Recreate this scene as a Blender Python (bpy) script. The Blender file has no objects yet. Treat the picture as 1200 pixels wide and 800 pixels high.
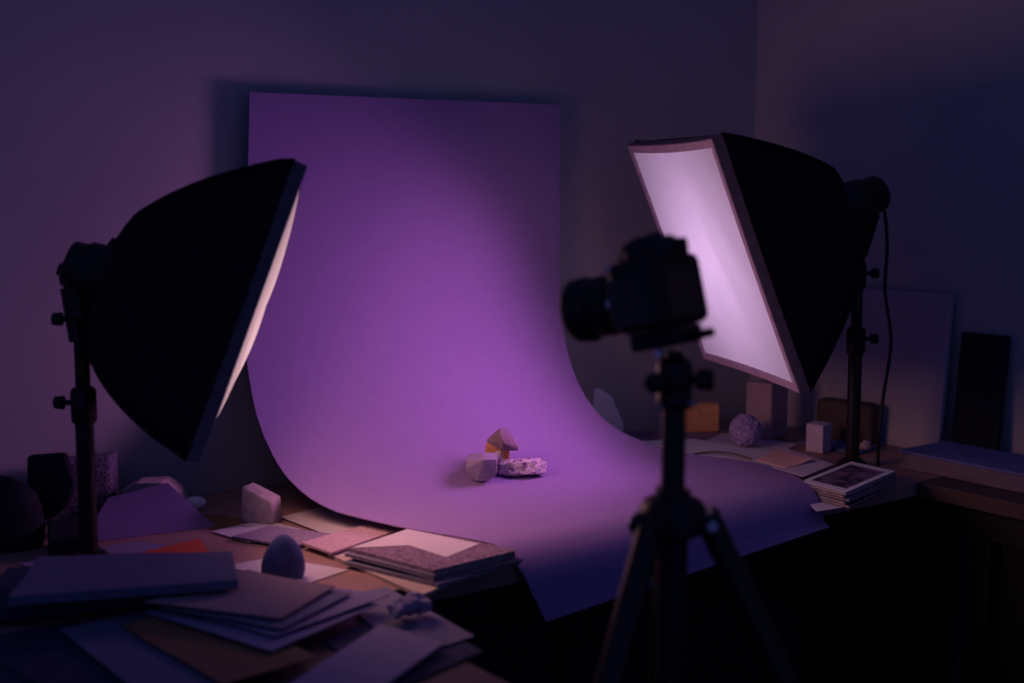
import bpy, bmesh, math, random
from mathutils import Vector, Matrix, noise

# ------------------------------------------------------------------ camera, world, exposure
scene = bpy.context.scene
COL = scene.collection
R = math.radians
cam_data = bpy.data.cameras.new('camera')
cam = bpy.data.objects.new('camera', cam_data)
COL.objects.link(cam)
cam.location = (0, -2.23, 1.304)
cam.rotation_euler = (R(90 - 6.81), 0, R(-36.4))
cam_data.sensor_width = 36
cam_data.lens = 48
cam_data.clip_start = 0.05
cam_data.dof.use_dof = True
cam_data.dof.focus_distance = 2.36
cam_data.dof.aperture_fstop = 2.7
scene.camera = cam
world = bpy.data.worlds.new('dim_room')
scene.world = world
world.use_nodes = True
bg = world.node_tree.nodes['Background']
bg.inputs[0].default_value = (0.19, 0.25, 1.0, 1)
bg.inputs[1].default_value = 0.165
vs = scene.view_settings
vs.view_transform = 'Standard'
vs.look = 'None'
vs.exposure = 0.0
vs.gamma = 1.0
vs.use_curve_mapping = False
LEFT_WATT, LEFT_COLOUR, LEFT_SPREAD = 1.75, (1.0, 0.46, 0.42), 150
RIGHT_WATT, RIGHT_COLOUR, RIGHT_SPREAD = 1.42, (0.93, 0.32, 1.0), 110

# ------------------------------------------------------------------ materials
MATS = {}
def mat(name, col, rough=0.7, vary=0.12, scale=30, bump=0.0, bscale=None, spec=0.3, metal=0.0, detail=4, col2=None, lo=0.35, hi=0.65):
    if name in MATS: return MATS[name]
    m = bpy.data.materials.new(name); m.use_nodes = True
    nt = m.node_tree; b = nt.nodes['Principled BSDF']
    b.inputs['Roughness'].default_value = rough
    b.inputs['Specular IOR Level'].default_value = spec
    b.inputs['Metallic'].default_value = metal
    tc = nt.nodes.new('ShaderNodeTexCoord')
    n = nt.nodes.new('ShaderNodeTexNoise'); n.inputs['Scale'].default_value = scale; n.inputs['Detail'].default_value = detail
    nt.links.new(tc.outputs['Object'], n.inputs['Vector'])
    r = nt.nodes.new('ShaderNodeValToRGB')
    c2 = col2 or tuple(c * (1 - vary) for c in col)
    r.color_ramp.elements[0].position = lo; r.color_ramp.elements[0].color = (*c2, 1)
    r.color_ramp.elements[1].position = hi; r.color_ramp.elements[1].color = (*col, 1)
    nt.links.new(n.outputs['Fac'], r.inputs['Fac']); nt.links.new(r.outputs['Color'], b.inputs['Base Color'])
    if bump:
        n2 = nt.nodes.new('ShaderNodeTexNoise'); n2.inputs['Scale'].default_value = bscale or scale * 4; n2.inputs['Detail'].default_value = 6
        nt.links.new(tc.outputs['Object'], n2.inputs['Vector'])
        bp = nt.nodes.new('ShaderNodeBump'); bp.inputs['Strength'].default_value = bump; bp.inputs['Distance'].default_value = 0.004
        nt.links.new(n2.outputs['Fac'], bp.inputs['Height']); nt.links.new(bp.outputs['Normal'], b.inputs['Normal'])
    MATS[name] = m
    return m

mat('plaster', (0.375, 0.35, 0.355), 0.9, 0.06, 5, 0.10, 220)
mat('floor_dark', (0.008, 0.008, 0.008), 0.8, 0.4, 12, 0.2)
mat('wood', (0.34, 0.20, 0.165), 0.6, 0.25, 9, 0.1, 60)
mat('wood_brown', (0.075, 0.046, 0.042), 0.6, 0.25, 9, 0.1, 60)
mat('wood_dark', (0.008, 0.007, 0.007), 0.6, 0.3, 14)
mat('purple_paper', (0.265, 0.175, 0.36), 0.85, 0.04, 60, 0.12, 900, spec=0.15)
mat('black_fabric', (0.013, 0.012, 0.014), 0.85, 0.3, 40, 0.2, 500, spec=0.15)
mat('rim_fabric', (0.13, 0.10, 0.125), 0.85, 0.2, 60, 0.2, 500, spec=0.15)
mat('hem_fabric', (0.42, 0.34, 0.42), 0.85, 0.2, 60, spec=0.1)
mat('black_plastic', (0.009, 0.009, 0.009), 0.40, 0.2, 80, 0.05, 600, spec=0.28)
mat('black_metal', (0.009, 0.009, 0.009), 0.38, 0.2, 60, spec=0.28)
mat('rubber', (0.014, 0.013, 0.014), 0.6, 0.2, 60)
mat('leatherette', (0.075, 0.052, 0.048), 0.65, 0.3, 300, 0.3, 900)  # leather brown, lifted in place of warm lamplight on the camera's left side
mat('chrome', (0.55, 0.52, 0.55), 0.22, 0.05, 40, metal=1.0)
mat('glass_dark', (0.01, 0.008, 0.015), 0.08, 0.1, 10, spec=0.8)
mat('screen_dark', (0.008, 0.008, 0.010), 0.2, 0.1, 10, spec=0.5)
mat('white_paper_dim', (0.55, 0.49, 0.49), 0.85, 0.05, 20, spec=0.15)  # white toned down to offset strong lamplight on the left sheets
mat('white_paper_lit', (0.78, 0.74, 0.76), 0.85, 0.05, 20, spec=0.15)  # same white lifted to stand in for light missing on the right
mat('pale_paper', (0.62, 0.54, 0.60), 0.85, 0.05, 20, spec=0.15)
mat('cream_paper', (0.46, 0.36, 0.30), 0.85, 0.06, 20, spec=0.15)
mat('lilac_paper', (0.25, 0.215, 0.31), 0.85, 0.06, 20, spec=0.15)
mat('blue_paper', (0.12, 0.125, 0.185), 0.85, 0.10, 20, spec=0.15)
mat('grey_paper', (0.16, 0.155, 0.22), 0.85, 0.10, 20, spec=0.15)
mat('navy_paper', (0.028, 0.034, 0.07), 0.85, 0.15, 20, spec=0.15)
mat('violet_paper', (0.20, 0.13, 0.27), 0.85, 0.06, 20, spec=0.15)
mat('mauve_paper', (0.32, 0.20, 0.26), 0.85, 0.08, 20, spec=0.15)
mat('taupe_paper', (0.27, 0.195, 0.205), 0.85, 0.08, 20, spec=0.15)
mat('peach_paper', (0.85, 0.52, 0.42), 0.85, 0.06, 20, spec=0.15)
mat('orange_paper', (0.55, 0.10, 0.05), 0.85, 0.08, 20, spec=0.15)
mat('kraft_paper', (0.20, 0.115, 0.06), 0.85, 0.12, 30, spec=0.15)
mat('pages', (0.34, 0.28, 0.27), 0.9, 0.45, 160, spec=0.1)
mat('speckle_purple', (0.46, 0.36, 0.46), 0.9, scale=700, detail=2, col2=(0.055, 0.035, 0.07), lo=0.45, hi=0.56, spec=0.1)
mat('speckle_pink', (0.58, 0.42, 0.45), 0.9, scale=520, detail=2, col2=(0.32, 0.18, 0.22), lo=0.40, hi=0.58, spec=0.1)
mat('speckle_grey', (0.20, 0.16, 0.22), 0.9, scale=260, detail=3, col2=(0.05, 0.04, 0.07), lo=0.42, hi=0.6, spec=0.1)
mat('weave', (0.25, 0.17, 0.22), 0.9, scale=230, detail=6, col2=(0.10, 0.06, 0.09), lo=0.38, hi=0.6, spec=0.1)
mat('photo_print', (0.22, 0.14, 0.22), 0.5, scale=45, detail=8, col2=(0.030, 0.018, 0.045), lo=0.38, hi=0.62)
mat('print_back', (0.09, 0.08, 0.12), 0.6, 0.3, 40)
mat('stone_pink', (0.50, 0.38, 0.38), 0.9, 0.25, 70, 0.25, 300, spec=0.15)
mat('stone_slate', (0.13, 0.14, 0.26), 0.85, 0.25, 60, 0.2, 250, spec=0.2)
mat('stone_speckle', (0.30, 0.25, 0.33), 0.85, scale=420, detail=3, col2=(0.20, 0.155, 0.235), lo=0.38, hi=0.6, spec=0.2)
mat('stone_mauve', (0.22, 0.145, 0.18), 0.85, 0.2, 120, 0.2, 500, spec=0.2)
mat('stone_crystal', (0.56, 0.44, 0.50), 0.8, scale=55, detail=8, col2=(0.15, 0.08, 0.17), lo=0.36, hi=0.46, bump=0.6, bscale=200, spec=0.3)
mat('stone_orange', (0.52, 0.24, 0.12), 0.85, 0.2, 80, 0.15, spec=0.2)
mat('foam_white', (0.86, 0.82, 0.86), 0.9, 0.06, 40, 0.1, 400, spec=0.1)
mat('foam_orange', (0.85, 0.42, 0.18), 0.9, 0.18, 90, 0.3, 500, spec=0.1)
mat('block_taupe', (0.40, 0.28, 0.30), 0.85, 0.1, 40, spec=0.15)
mat('block_lilac', (0.58, 0.48, 0.60), 0.85, 0.1, 60, spec=0.15)
mat('ball_rough', (0.50, 0.38, 0.68), 0.95, 0.45, 120, 0.8, 260, spec=0.1)
mat('dark_card', (0.020, 0.020, 0.030), 0.9, 0.3, 30, spec=0.1)
mat('board_pale', (0.36, 0.32, 0.36), 0.9, 0.08, 8, spec=0.1)
mat('box_blue', (0.12, 0.14, 0.30), 0.85, 0.15, 15, spec=0.15)
mat('box_side', (0.17, 0.13, 0.16), 0.85, 0.3, 25, spec=0.15)

m = bpy.data.materials.new('diffuser_cloth'); m.use_nodes = True
nt = m.node_tree; nt.nodes.clear()
out = nt.nodes.new('ShaderNodeOutputMaterial')
mx = nt.nodes.new('ShaderNodeMixShader'); mx.inputs[0].default_value = 0.35
tr = nt.nodes.new('ShaderNodeBsdfTranslucent'); df = nt.nodes.new('ShaderNodeBsdfDiffuse')
tc = nt.nodes.new('ShaderNodeTexCoord'); nz = nt.nodes.new('ShaderNodeTexNoise'); nz.inputs['Scale'].default_value = 9; nz.inputs['Detail'].default_value = 3
rp = nt.nodes.new('ShaderNodeValToRGB'); rp.color_ramp.elements[0].color = (0.70, 0.68, 0.70, 1); rp.color_ramp.elements[1].color = (0.86, 0.84, 0.86, 1)
nt.links.new(tc.outputs['Object'], nz.inputs['Vector']); nt.links.new(nz.outputs['Fac'], rp.inputs['Fac'])
nt.links.new(rp.outputs['Color'], tr.inputs['Color']); nt.links.new(rp.outputs['Color'], df.inputs['Color'])
nt.links.new(tr.outputs[0], mx.inputs[1]); nt.links.new(df.outputs[0], mx.inputs[2]); nt.links.new(mx.outputs[0], out.inputs[0])
MATS['diffuser'] = m

# ------------------------------------------------------------------ helpers
def obj(name, bm, m, parent=None, smooth=False, origin=None):
    me = bpy.data.meshes.new(name)
    if origin is not None:
        bmesh.ops.translate(bm, verts=bm.verts, vec=-Vector(origin))
    bmesh.ops.recalc_face_normals(bm, faces=bm.faces)
    bm.to_mesh(me); bm.free()
    me.materials.append(MATS[m] if isinstance(m, str) else m)
    if smooth:
        for p in me.polygons: p.use_smooth = True
        me.set_sharp_from_angle(angle=R(48))
    o = bpy.data.objects.new(name, me); COL.objects.link(o)
    if origin is not None: o.location = origin
    if parent: o.parent = parent
    return o
def tag(o, label, cat, group=None):
    o['label'] = label; o['category'] = cat
    if group: o['group'] = group
    return o
def struct(o):
    o['kind'] = 'structure'; return o
def thing(name, label, cat, loc=(0, 0, 0), rot=(0, 0, 0), group=None):
    o = bpy.data.objects.new(name, None); COL.objects.link(o)
    o.empty_display_size = 0.05
    o.location = loc; o.rotation_euler = rot
    return tag(o, label, cat, group)
def box(x0, x1, y0, y1, z0, z1, bev=0.0, seg=2, bm=None):
    b = bmesh.new()
    g = bmesh.ops.create_cube(b, size=1)
    for v in b.verts:
        v.co = Vector((x0 + (v.co.x + .5) * (x1 - x0), y0 + (v.co.y + .5) * (y1 - y0), z0 + (v.co.z + .5) * (z1 - z0)))
    if bev: bmesh.ops.bevel(b, geom=list(b.edges), offset=bev, segments=seg, profile=0.5, affect='EDGES')
    if bm is None: return b
    join(bm, b); return bm
def join(bm, b):
    me = bpy.data.meshes.new('tmp'); b.to_mesh(me); b.free(); bm.from_mesh(me); bpy.data.meshes.remove(me)
def lathe(p0, p1, prof, n=28):
    """prof: (fraction along p0-p1, radius) pairs, capped ends."""
    p0 = Vector(p0); p1 = Vector(p1); a = p1 - p0
    q = a.to_track_quat('Z', 'Y').to_matrix()
    bm = bmesh.new(); rings = []
    for t, r in prof:
        rings.append([bm.verts.new(p0 + a * t + q @ Vector((r * math.cos(2 * math.pi * k / n), r * math.sin(2 * math.pi * k / n), 0))) for k in range(n)])
    for A, B in zip(rings, rings[1:]):
        for k in range(n): bm.faces.new((A[k], A[(k + 1) % n], B[(k + 1) % n], B[k]))
    bm.faces.new(rings[0][::-1]); bm.faces.new(rings[-1])
    return bm
def rod(p0, p1, r, r2=None, n=20):
    L = (Vector(p1) - Vector(p0)).length; e = min(.25, .0015 / max(L, 1e-4)); r2 = r if r2 is None else r2
    return lathe(p0, p1, [(0, r * .86), (e, r), (1 - e, r2), (1, r2 * .86)], n)
def catmull(pts, k=8):
    P = [Vector(p) for p in pts]; P = [P[0] * 2 - P[1]] + P + [P[-1] * 2 - P[-2]]; o = []
    for i in range(1, len(P) - 2):
        for j in range(k):
            t = j / k
            o.append(.5 * (2 * P[i] + (P[i + 1] - P[i - 1]) * t + (2 * P[i - 1] - 5 * P[i] + 4 * P[i + 1] - P[i + 2]) * t * t + (3 * P[i] - P[i - 1] - 3 * P[i + 1] + P[i + 2]) * t ** 3))
    return o + [P[-2]]
def tube(pts, r, n=8, k=8):
    pts = catmull(pts, k); bm = bmesh.new(); rings = []
    for i, p in enumerate(pts):
        d = (pts[min(i + 1, len(pts) - 1)] - pts[max(i - 1, 0)]).normalized()
        q = d.to_track_quat('Z', 'Y').to_matrix()
        rings.append([bm.verts.new(p + q @ Vector((r * math.cos(2 * math.pi * j / n), r * math.sin(2 * math.pi * j / n), 0))) for j in range(n)])
    for A, B in zip(rings, rings[1:]):
        for j in range(n): bm.faces.new((A[j], A[(j + 1) % n], B[(j + 1) % n], B[j]))
    bm.faces.new(rings[0][::-1]); bm.faces.new(rings[-1])
    return bm
def prism(poly, z0, z1, bev=0.0, seg=2):
    bm = bmesh.new()
    a = [bm.verts.new((p[0], p[1], z0)) for p in poly]; b = [bm.verts.new((p[0], p[1], z1)) for p in poly]
    n = len(poly)
    bm.faces.new(a[::-1]); bm.faces.new(b)
    for i in range(n): bm.faces.new((a[i], a[(i + 1) % n], b[(i + 1) % n], b[i]))
    if bev: bmesh.ops.bevel(bm, geom=list(bm.edges), offset=bev, segments=seg, profile=0.5, affect='EDGES')
    return bm
def hull(pts, bev=0.0, seg=3, rough=0.0, rscale=30, cuts=0, seed=0, soft=0):
    bm = bmesh.new()
    for p in pts: bm.verts.new(p)
    r = bmesh.ops.convex_hull(bm, input=bm.verts)
    bmesh.ops.delete(bm, geom=list({g for g in r['geom_interior'] + r['geom_unused'] if isinstance(g, bmesh.types.BMVert)}), context='VERTS')
    bmesh.ops.dissolve_limit(bm, angle_limit=R(4), verts=bm.verts, edges=bm.edges)
    if bev: bmesh.ops.bevel(bm, geom=list(bm.edges), offset=bev, segments=seg, profile=0.5, affect='EDGES', clamp_overlap=True)
    if cuts:
        bmesh.ops.triangulate(bm, faces=bm.faces)
        for _ in range(cuts): bmesh.ops.subdivide_edges(bm, edges=bm.edges, cuts=1, use_grid_fill=True)
    for _ in range(soft): bmesh.ops.smooth_vert(bm, verts=bm.verts, factor=.5, use_axis_x=True, use_axis_y=True, use_axis_z=True)
    if rough: roughen(bm, rough, rscale, seed)
    return bm
def roughen(bm, amt, sc, seed=0):
    bm.normal_update()
    o = Vector((seed * 3.1, seed * 1.7, seed * .9))
    mv = [(v, v.normal * amt * (noise.fractal(v.co * sc + o, 1.0, 2.0, 3))) for v in bm.verts]
    for v, d in mv: v.co += d
def grid_sheet(c, th, lift=(), wave=0.0, n=14, seed=0):
    """sheet through corners c (4 points in order round), lift = (corner u, v, height, reach)."""
    c = [Vector(p) for p in c]; bm = bmesh.new(); top = []; bot = []
    for i in range(n + 1):
        a = []; b = []
        for j in range(n + 1):
            u, v = i / n, j / n
            p = c[0] * (1 - u) * (1 - v) + c[1] * u * (1 - v) + c[2] * u * v + c[3] * (1 - u) * v
            h = 0
            for (lu, lv, amt, reach) in lift:
                d = math.hypot(u - lu, v - lv)
                if d < reach: h += amt * (1 - d / reach) ** 2
            if wave: h += wave * abs(noise.noise(Vector((u * 2.2 + seed * 7.3, v * 2.2, seed))))
            a.append(bm.verts.new(p + Vector((0, 0, th + h)))); b.append(bm.verts.new(p + Vector((0, 0, h))))
        top.append(a); bot.append(b)
    for i in range(n):
        for j in range(n):
            bm.faces.new((top[i][j], top[i + 1][j], top[i + 1][j + 1], top[i][j + 1]))
            bm.faces.new((bot[i][j], bot[i][j + 1], bot[i + 1][j + 1], bot[i + 1][j]))
    for k in range(n):
        bm.faces.new((top[k][0], bot[k][0], bot[k + 1][0], top[k + 1][0]))
        bm.faces.new((top[k][n], top[k + 1][n], bot[k + 1][n], bot[k][n]))
        bm.faces.new((top[0][k], top[0][k + 1], bot[0][k + 1], bot[0][k]))
        bm.faces.new((top[n][k], bot[n][k], bot[n][k + 1], top[n][k + 1]))
    return bm
def centre(c):
    s = Vector((0, 0, 0))
    for p in c: s += Vector(p)
    return s / len(c)
_seed = [0]
def sheet(name, label, cat, c, m, th=0.0006, lift=(), wave=0.0, group=None):
    _seed[0] += 1
    o = obj(name, grid_sheet(c, th, lift, wave, seed=_seed[0]), m, origin=centre(c), smooth=False)
    return tag(o, label, cat, group)
def fourth(a, b, c):
    return (a[0] + c[0] - b[0], a[1] + c[1] - b[1], a[2] + c[2] - b[2])

# ------------------------------------------------------------------ the room
WX = 2.345
struct(obj('floor', box(-2.2, WX + .1, -3.6, .1, -.05, 0), 'floor_dark'))
struct(obj('wall_back', box(-2.2, WX + .1, 0.004, .12, 0, 2.7), 'plaster'))
struct(obj('wall_right', box(WX, WX + .1, -3.6, .004, 0, 2.7), 'plaster'))

# ------------------------------------------------------------------ tables
def table(name, label, x0, x1, y0, y1, legs, m='wood', panel=None):
    t = thing(name, label, 'table', ((x0 + x1) / 2, (y0 + y1) / 2, 0))
    ox, oy = t.location.x, t.location.y
    obj('tabletop', box(x0 - ox, x1 - ox, y0 - oy, y1 - oy, .722, .75, .002), m, t)
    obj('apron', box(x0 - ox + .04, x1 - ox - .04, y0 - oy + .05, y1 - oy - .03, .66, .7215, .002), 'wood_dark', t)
    if panel: obj('shade_panel', box(panel[0] - ox, panel[1] - ox, panel[2] - oy, panel[3] - oy, .04, .659, .002), 'wood_dark', t)  # near-black board added so the space under the tables stays dark
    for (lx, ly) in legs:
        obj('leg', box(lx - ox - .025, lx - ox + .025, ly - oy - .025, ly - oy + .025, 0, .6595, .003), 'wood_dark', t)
table('work_table', 'long brown wooden work table against the plaster wall under the purple backdrop', .20, WX - .005, -.688, -.002, [(.30, -.08), (.30, -.61), (2.25, -.08), (2.25, -.61), (1.3, -.61)], 'wood', (.34, 2.21, -.625, -.61))
table('side_table', 'brown wooden table heaped with loose papers, butted against the long work table', .05, .862, -1.15, -.690, [(.12, -.79), (.12, -1.05), (.78, -.79), (.78, -1.05)], 'wood_brown', (.78, .79, -1.02, -.82))
table('wall_bench', 'narrow brown wooden bench along the right wall carrying a flat box', 2.06, WX - .005, -1.55, -.690, [(2.12, -.80), (2.12, -1.46), (2.28, -1.46)], 'wood_brown', (2.12, 2.135, -1.43, -.83))

# ------------------------------------------------------------------ purple sweep
ROWS = [
    (1.057, -0.032, 1.452, 1.741, -0.032, 1.452),
    (1.053, -0.032, 1.371, 1.741, -0.032, 1.371),
    (1.049, -0.032, 1.291, 1.741, -0.032, 1.291),
    (1.043, -0.032, 1.210, 1.742, -0.032, 1.210),
    (1.038, -0.032, 1.130, 1.741, -0.032, 1.130),
    (1.036, -0.033, 1.109, 1.741, -0.033, 1.109),
    (1.035, -0.035, 1.088, 1.739, -0.035, 1.088),
    (1.033, -0.038, 1.067, 1.738, -0.038, 1.067),
    (1.032, -0.043, 1.047, 1.736, -0.043, 1.047),
    (1.030, -0.049, 1.027, 1.734, -0.049, 1.027),
    (1.028, -0.056, 1.007, 1.732, -0.056, 1.007),
    (1.025, -0.064, 0.988, 1.729, -0.064, 0.988),
    (1.023, -0.073, 0.969, 1.727, -0.073, 0.969),
    (1.021, -0.084, 0.951, 1.724, -0.084, 0.951),
    (1.018, -0.096, 0.933, 1.721, -0.096, 0.933),
    (1.016, -0.109, 0.916, 1.719, -0.109, 0.916),
    (1.014, -0.122, 0.900, 1.717, -0.122, 0.900),
    (1.013, -0.137, 0.885, 1.716, -0.137, 0.885),
    (1.011, -0.152, 0.871, 1.715, -0.152, 0.871),
    (1.011, -0.169, 0.858, 1.715, -0.169, 0.858),
    (1.010, -0.186, 0.845, 1.716, -0.186, 0.845),
    (1.010, -0.203, 0.834, 1.719, -0.203, 0.834),
    (1.010, -0.221, 0.824, 1.723, -0.221, 0.824),
    (1.011, -0.240, 0.814, 1.730, -0.240, 0.814),
    (1.013, -0.260, 0.806, 1.739, -0.260, 0.806),
    (1.015, -0.279, 0.799, 1.750, -0.279, 0.799),
    (1.019, -0.299, 0.792, 1.762, -0.299, 0.792),
    (1.023, -0.320, 0.787, 1.776, -0.320, 0.787),
    (1.028, -0.340, 0.783, 1.790, -0.340, 0.783),
    (1.033, -0.361, 0.780, 1.803, -0.361, 0.780),
    (1.039, -0.382, 0.779, 1.815, -0.382, 0.779),
    (1.045, -0.403, 0.778, 1.825, -0.403, 0.778),
    (1.050, -0.424, 0.778, 1.834, -0.424, 0.778),
    (1.055, -0.445, 0.778, 1.841, -0.445, 0.778),
    (1.060, -0.466, 0.778, 1.846, -0.466, 0.778),
    (1.065, -0.487, 0.778, 1.849, -0.487, 0.778),
    (1.072, -0.508, 0.778, 1.850, -0.508, 0.778),
    (1.079, -0.529, 0.778, 1.849, -0.529, 0.778),
    (1.087, -0.550, 0.778, 1.844, -0.550, 0.778),
    (1.096, -0.571, 0.778, 1.838, -0.571, 0.778),
    (1.106, -0.593, 0.778, 1.829, -0.593, 0.778),
    (1.113, -0.614, 0.778, 1.820, -0.614, 0.778),
    (1.120, -0.635, 0.778, 1.810, -0.635, 0.778),
    (1.126, -0.656, 0.777, 1.802, -0.656, 0.777),
    (1.132, -0.675, 0.770, 1.794, -0.675, 0.770),
    (1.138, -0.692, 0.757, 1.789, -0.692, 0.757),
    (1.145, -0.704, 0.740, 1.786, -0.704, 0.740),
    (1.152, -0.711, 0.720, 1.784, -0.711, 0.720),
    (1.154, -0.712, 0.714, 1.784, -0.712, 0.719),
    (1.157, -0.713, 0.707, 1.784, -0.713, 0.719),
    (1.160, -0.715, 0.701, 1.785, -0.715, 0.718),
    (1.163, -0.716, 0.694, 1.785, -0.716, 0.717),
    (1.166, -0.717, 0.688, 1.785, -0.717, 0.716),
    (1.168, -0.718, 0.681, 1.785, -0.718, 0.716),
    (1.171, -0.720, 0.675, 1.786, -0.720, 0.715),
    (1.174, -0.721, 0.668, 1.786, -0.721, 0.714)]
def sweep():
    bm = bmesh.new(); n = 26; front = []; back = []
    N = len(ROWS)
    pts = []
    for (ax, ay, az, bx, by, bz) in ROWS:
        A = Vector((ax, ay, az)); B = Vector((bx, by, bz))
        pts.append([A.lerp(B, k / n) for k in range(n + 1)])
    for i in range(N):
        fr = []; bk = []
        for k in range(n + 1):
            d = pts[min(i + 1, N - 1)][k] - pts[max(i - 1, 0)][k]
            nrm = Vector((0, d.z, -d.y)).normalized()
            if nrm.y > 0 or (abs(nrm.y) < 1e-6 and nrm.z < 0): nrm = -nrm
            fr.append(bm.verts.new(pts[i][k])); bk.append(bm.verts.new(pts[i][k] - nrm * .0016))
        front.append(fr); back.append(bk)
    for i in range(N - 1):
        for k in range(n):
            bm.faces.new((front[i][k], front[i + 1][k], front[i + 1][k + 1], front[i][k + 1]))
            bm.faces.new((back[i][k], back[i][k + 1], back[i + 1][k + 1], back[i + 1][k]))
        bm.faces.new((front[i][0], back[i][0], back[i + 1][0], front[i + 1][0]))
        bm.faces.new((front[i][n], front[i + 1][n], back[i + 1][n], back[i][n]))
    for k in range(n):
        bm.faces.new((front[0][k], front[0][k + 1], back[0][k + 1], back[0][k]))
        bm.faces.new((front[-1][k], back[-1][k], back[-1][k + 1], front[-1][k + 1]))
    return bm
bd = obj('paper_backdrop', sweep(), 'purple_paper', smooth=True, origin=(1.43, -.3, .75))
tag(bd, 'large purple paper backdrop sweeping from upright down over the table edge', 'backdrop')

# ------------------------------------------------------------------ softbox lights
def softbox(label, pole, c, head, pitch, size, depth, house, k, watt, colour, cord, collars, bulb, bulb_colour, back_bulge, drop, spread, core):
    a = Vector((math.cos(head) * math.cos(pitch), math.sin(head) * math.cos(pitch), math.sin(pitch)))
    s = Vector((0, 0, 1)).cross(a).normalized(); u = a.cross(s)
    c = Vector(c) - a * .031
    t = thing('softbox_light', label, 'studio light', (pole[0], pole[1], .7505))
    o0 = Vector(t.location)
    def loc(x, y, z): return c + a * x + s * y + u * z - o0
    h = size / 2
    def dz(x): return drop * min(0, x) / depth
    # shell: square rings along the axis, fabric sagging inwards between the ribs
    def ring(bm, x, half, sag, n=10):
        vs = []
        for side in range(4):
            for j in range(n):
                w = -1 + 2 * j / n
                e = 1 - sag * (1 - w * w)
                y, z = [(w, e), (e, -w), (-w, -e), (-e, w)][side]
                vs.append(bm.verts.new(loc(x, y * half, z * half + dz(x))))
        return vs
    bm = bmesh.new(); M = 22; rings = []
    for i in range(M + 1):
        q = i / M
        half = .05 + (h - .05) * ((1 - k) * q + k * math.sqrt(max(0, 1 - (1 - q) ** 2)))
        rings.append(ring(bm, .013 - (depth + .013) * (1 - q), half, .10 * math.sin(math.pi * min(1, q * 1.0)) + .0))
    for A, B in zip(rings, rings[1:]):
        for j in range(len(A)): bm.faces.new((A[j], A[(j + 1) % len(A)], B[(j + 1) % len(B)], B[j]))
    bm.faces.new(rings[0])
    sh = obj('softbox_shell', bm, 'black_fabric', t)
    md = sh.modifiers.new('thick', 'SOLIDIFY'); md.thickness = .0025; md.offset = -1
    for p in sh.data.polygons: p.use_smooth = True
    # ribs stitched along the four corners
    for (sy, sz) in ((1, 1), (1, -1), (-1, -1), (-1, 1)):
        pts = []
        for i in range(0, M + 1, 2):
            q = i / M
            half = .05 + (h - .05) * ((1 - k) * q + k * math.sqrt(max(0, 1 - (1 - q) ** 2))) + .0015
            xx = .013 - (depth + .013) * (1 - q)
            pts.append(loc(xx, sy * half, sz * half + dz(xx)))
        obj('rib_seam', tube(pts, .0025, 6, 3), 'black_fabric', sh)
    # front rim band: a square tube projecting past the diffuser
    bm = bmesh.new(); R1 = ring(bm, .013, h * 1.004, 0.012); R2 = ring(bm, .030, h * 1.0, .018); R3 = ring(bm, .030, h * .984, .018); R4 = ring(bm, .013, h * .984, .012)
    for A, B in ((R1, R2), (R2, R3), (R3, R4), (R4, R1)):
        for j in range(len(A)): bm.faces.new((A[j], A[(j + 1) % len(A)], B[(j + 1) % len(B)], B[j]))
    obj('rim_band', bm, 'rim_fabric', t)
    # pale hem just inside the rim
    bm = bmesh.new(); R2 = ring(bm, .0315, h * .992, .018); R3 = ring(bm, .0315, h * .93, .02); R4 = ring(bm, .027, h * .93, .02); R1 = ring(bm, .0301, h * .992, .018)
    for A, B in ((R1, R2), (R2, R3), (R3, R4)):
        for j in range(len(A)): bm.faces.new((A[j], A[(j + 1) % len(A)], B[(j + 1) % len(B)], B[j]))
    obj('hem', bm, 'hem_fabric', t)
    # diffuser cloth, slightly bulging and creased
    bm = bmesh.new(); n = 40; g = []
    for i in range(n + 1):
        row = []
        for j in range(n + 1):
            y = -1 + 2 * i / n; z = -1 + 2 * j / n
            b = (1 - y ** 2) * (1 - z ** 2)
            x = .028 + back_bulge * b + .007 * b * noise.noise(Vector((y * 3.2 + z * 1.6, z * 1.2, size * 9)))
            row.append(bm.verts.new(loc(x, y * h * .965, z * h * .965)))
        g.append(row)
    for i in range(n):
        for j in range(n): bm.faces.new((g[i][j], g[i + 1][j], g[i + 1][j + 1], g[i][j + 1]))
    d = obj('diffuser', bm, 'diffuser', t, smooth=True)
    d['label'] = 'glowing white diffuser cloth'
    # lamp head
    obj('speed_ring', lathe(loc(-depth - .012, 0, -drop), loc(-depth + .01, 0, -drop), [(0, .048), (.1, .056), (.9, .056), (1, .05)], 32), 'black_plastic', t, True)
    hs = obj('lamp_housing', lathe(loc(-house, 0, -drop), loc(-depth - .008, 0, -drop), [(0, .018), (.03, .028), (.12, .034), (.45, .036), (.55, .041), (.9, .043), (1, .042)], 32), 'black_plastic', t, True)
    obj('cord_socket', rod(loc(-house - .006, 0, -.012 - drop), loc(-house + .01, 0, -.012 - drop), .009), 'rubber', hs)
    # tilt bracket on the stand
    px, py = 0, 0
    hz = (c - a * ((house + depth) / 2)).z - .75
    hub = loc(-(house + depth) / 2, 0, -.04 - drop)
    top = Vector((0, 0, hub.z - .055))
    obj('tilt_bracket', rod(top + Vector((0, 0, -.01)), hub + Vector((0, 0, .012)), .017, .022), 'black_plastic', t, True)
    obj('tilt_knob', rod(top + s * -.03 + Vector((0, 0, .03)), top + s * .03 + Vector((0, 0, .03)), .011), 'black_plastic', t, True)
    # telescopic pole
    zt = top.z
    z1, z2 = collars[0] - .75, collars[1] - .75
    obj('upper_pole', rod((0, 0, z1 - .02), (0, 0, zt), .0085), 'black_metal', t, True)
    obj('middle_pole', rod((0, 0, z2 - .02), (0, 0, z1), .0105), 'black_metal', t, True)
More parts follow.
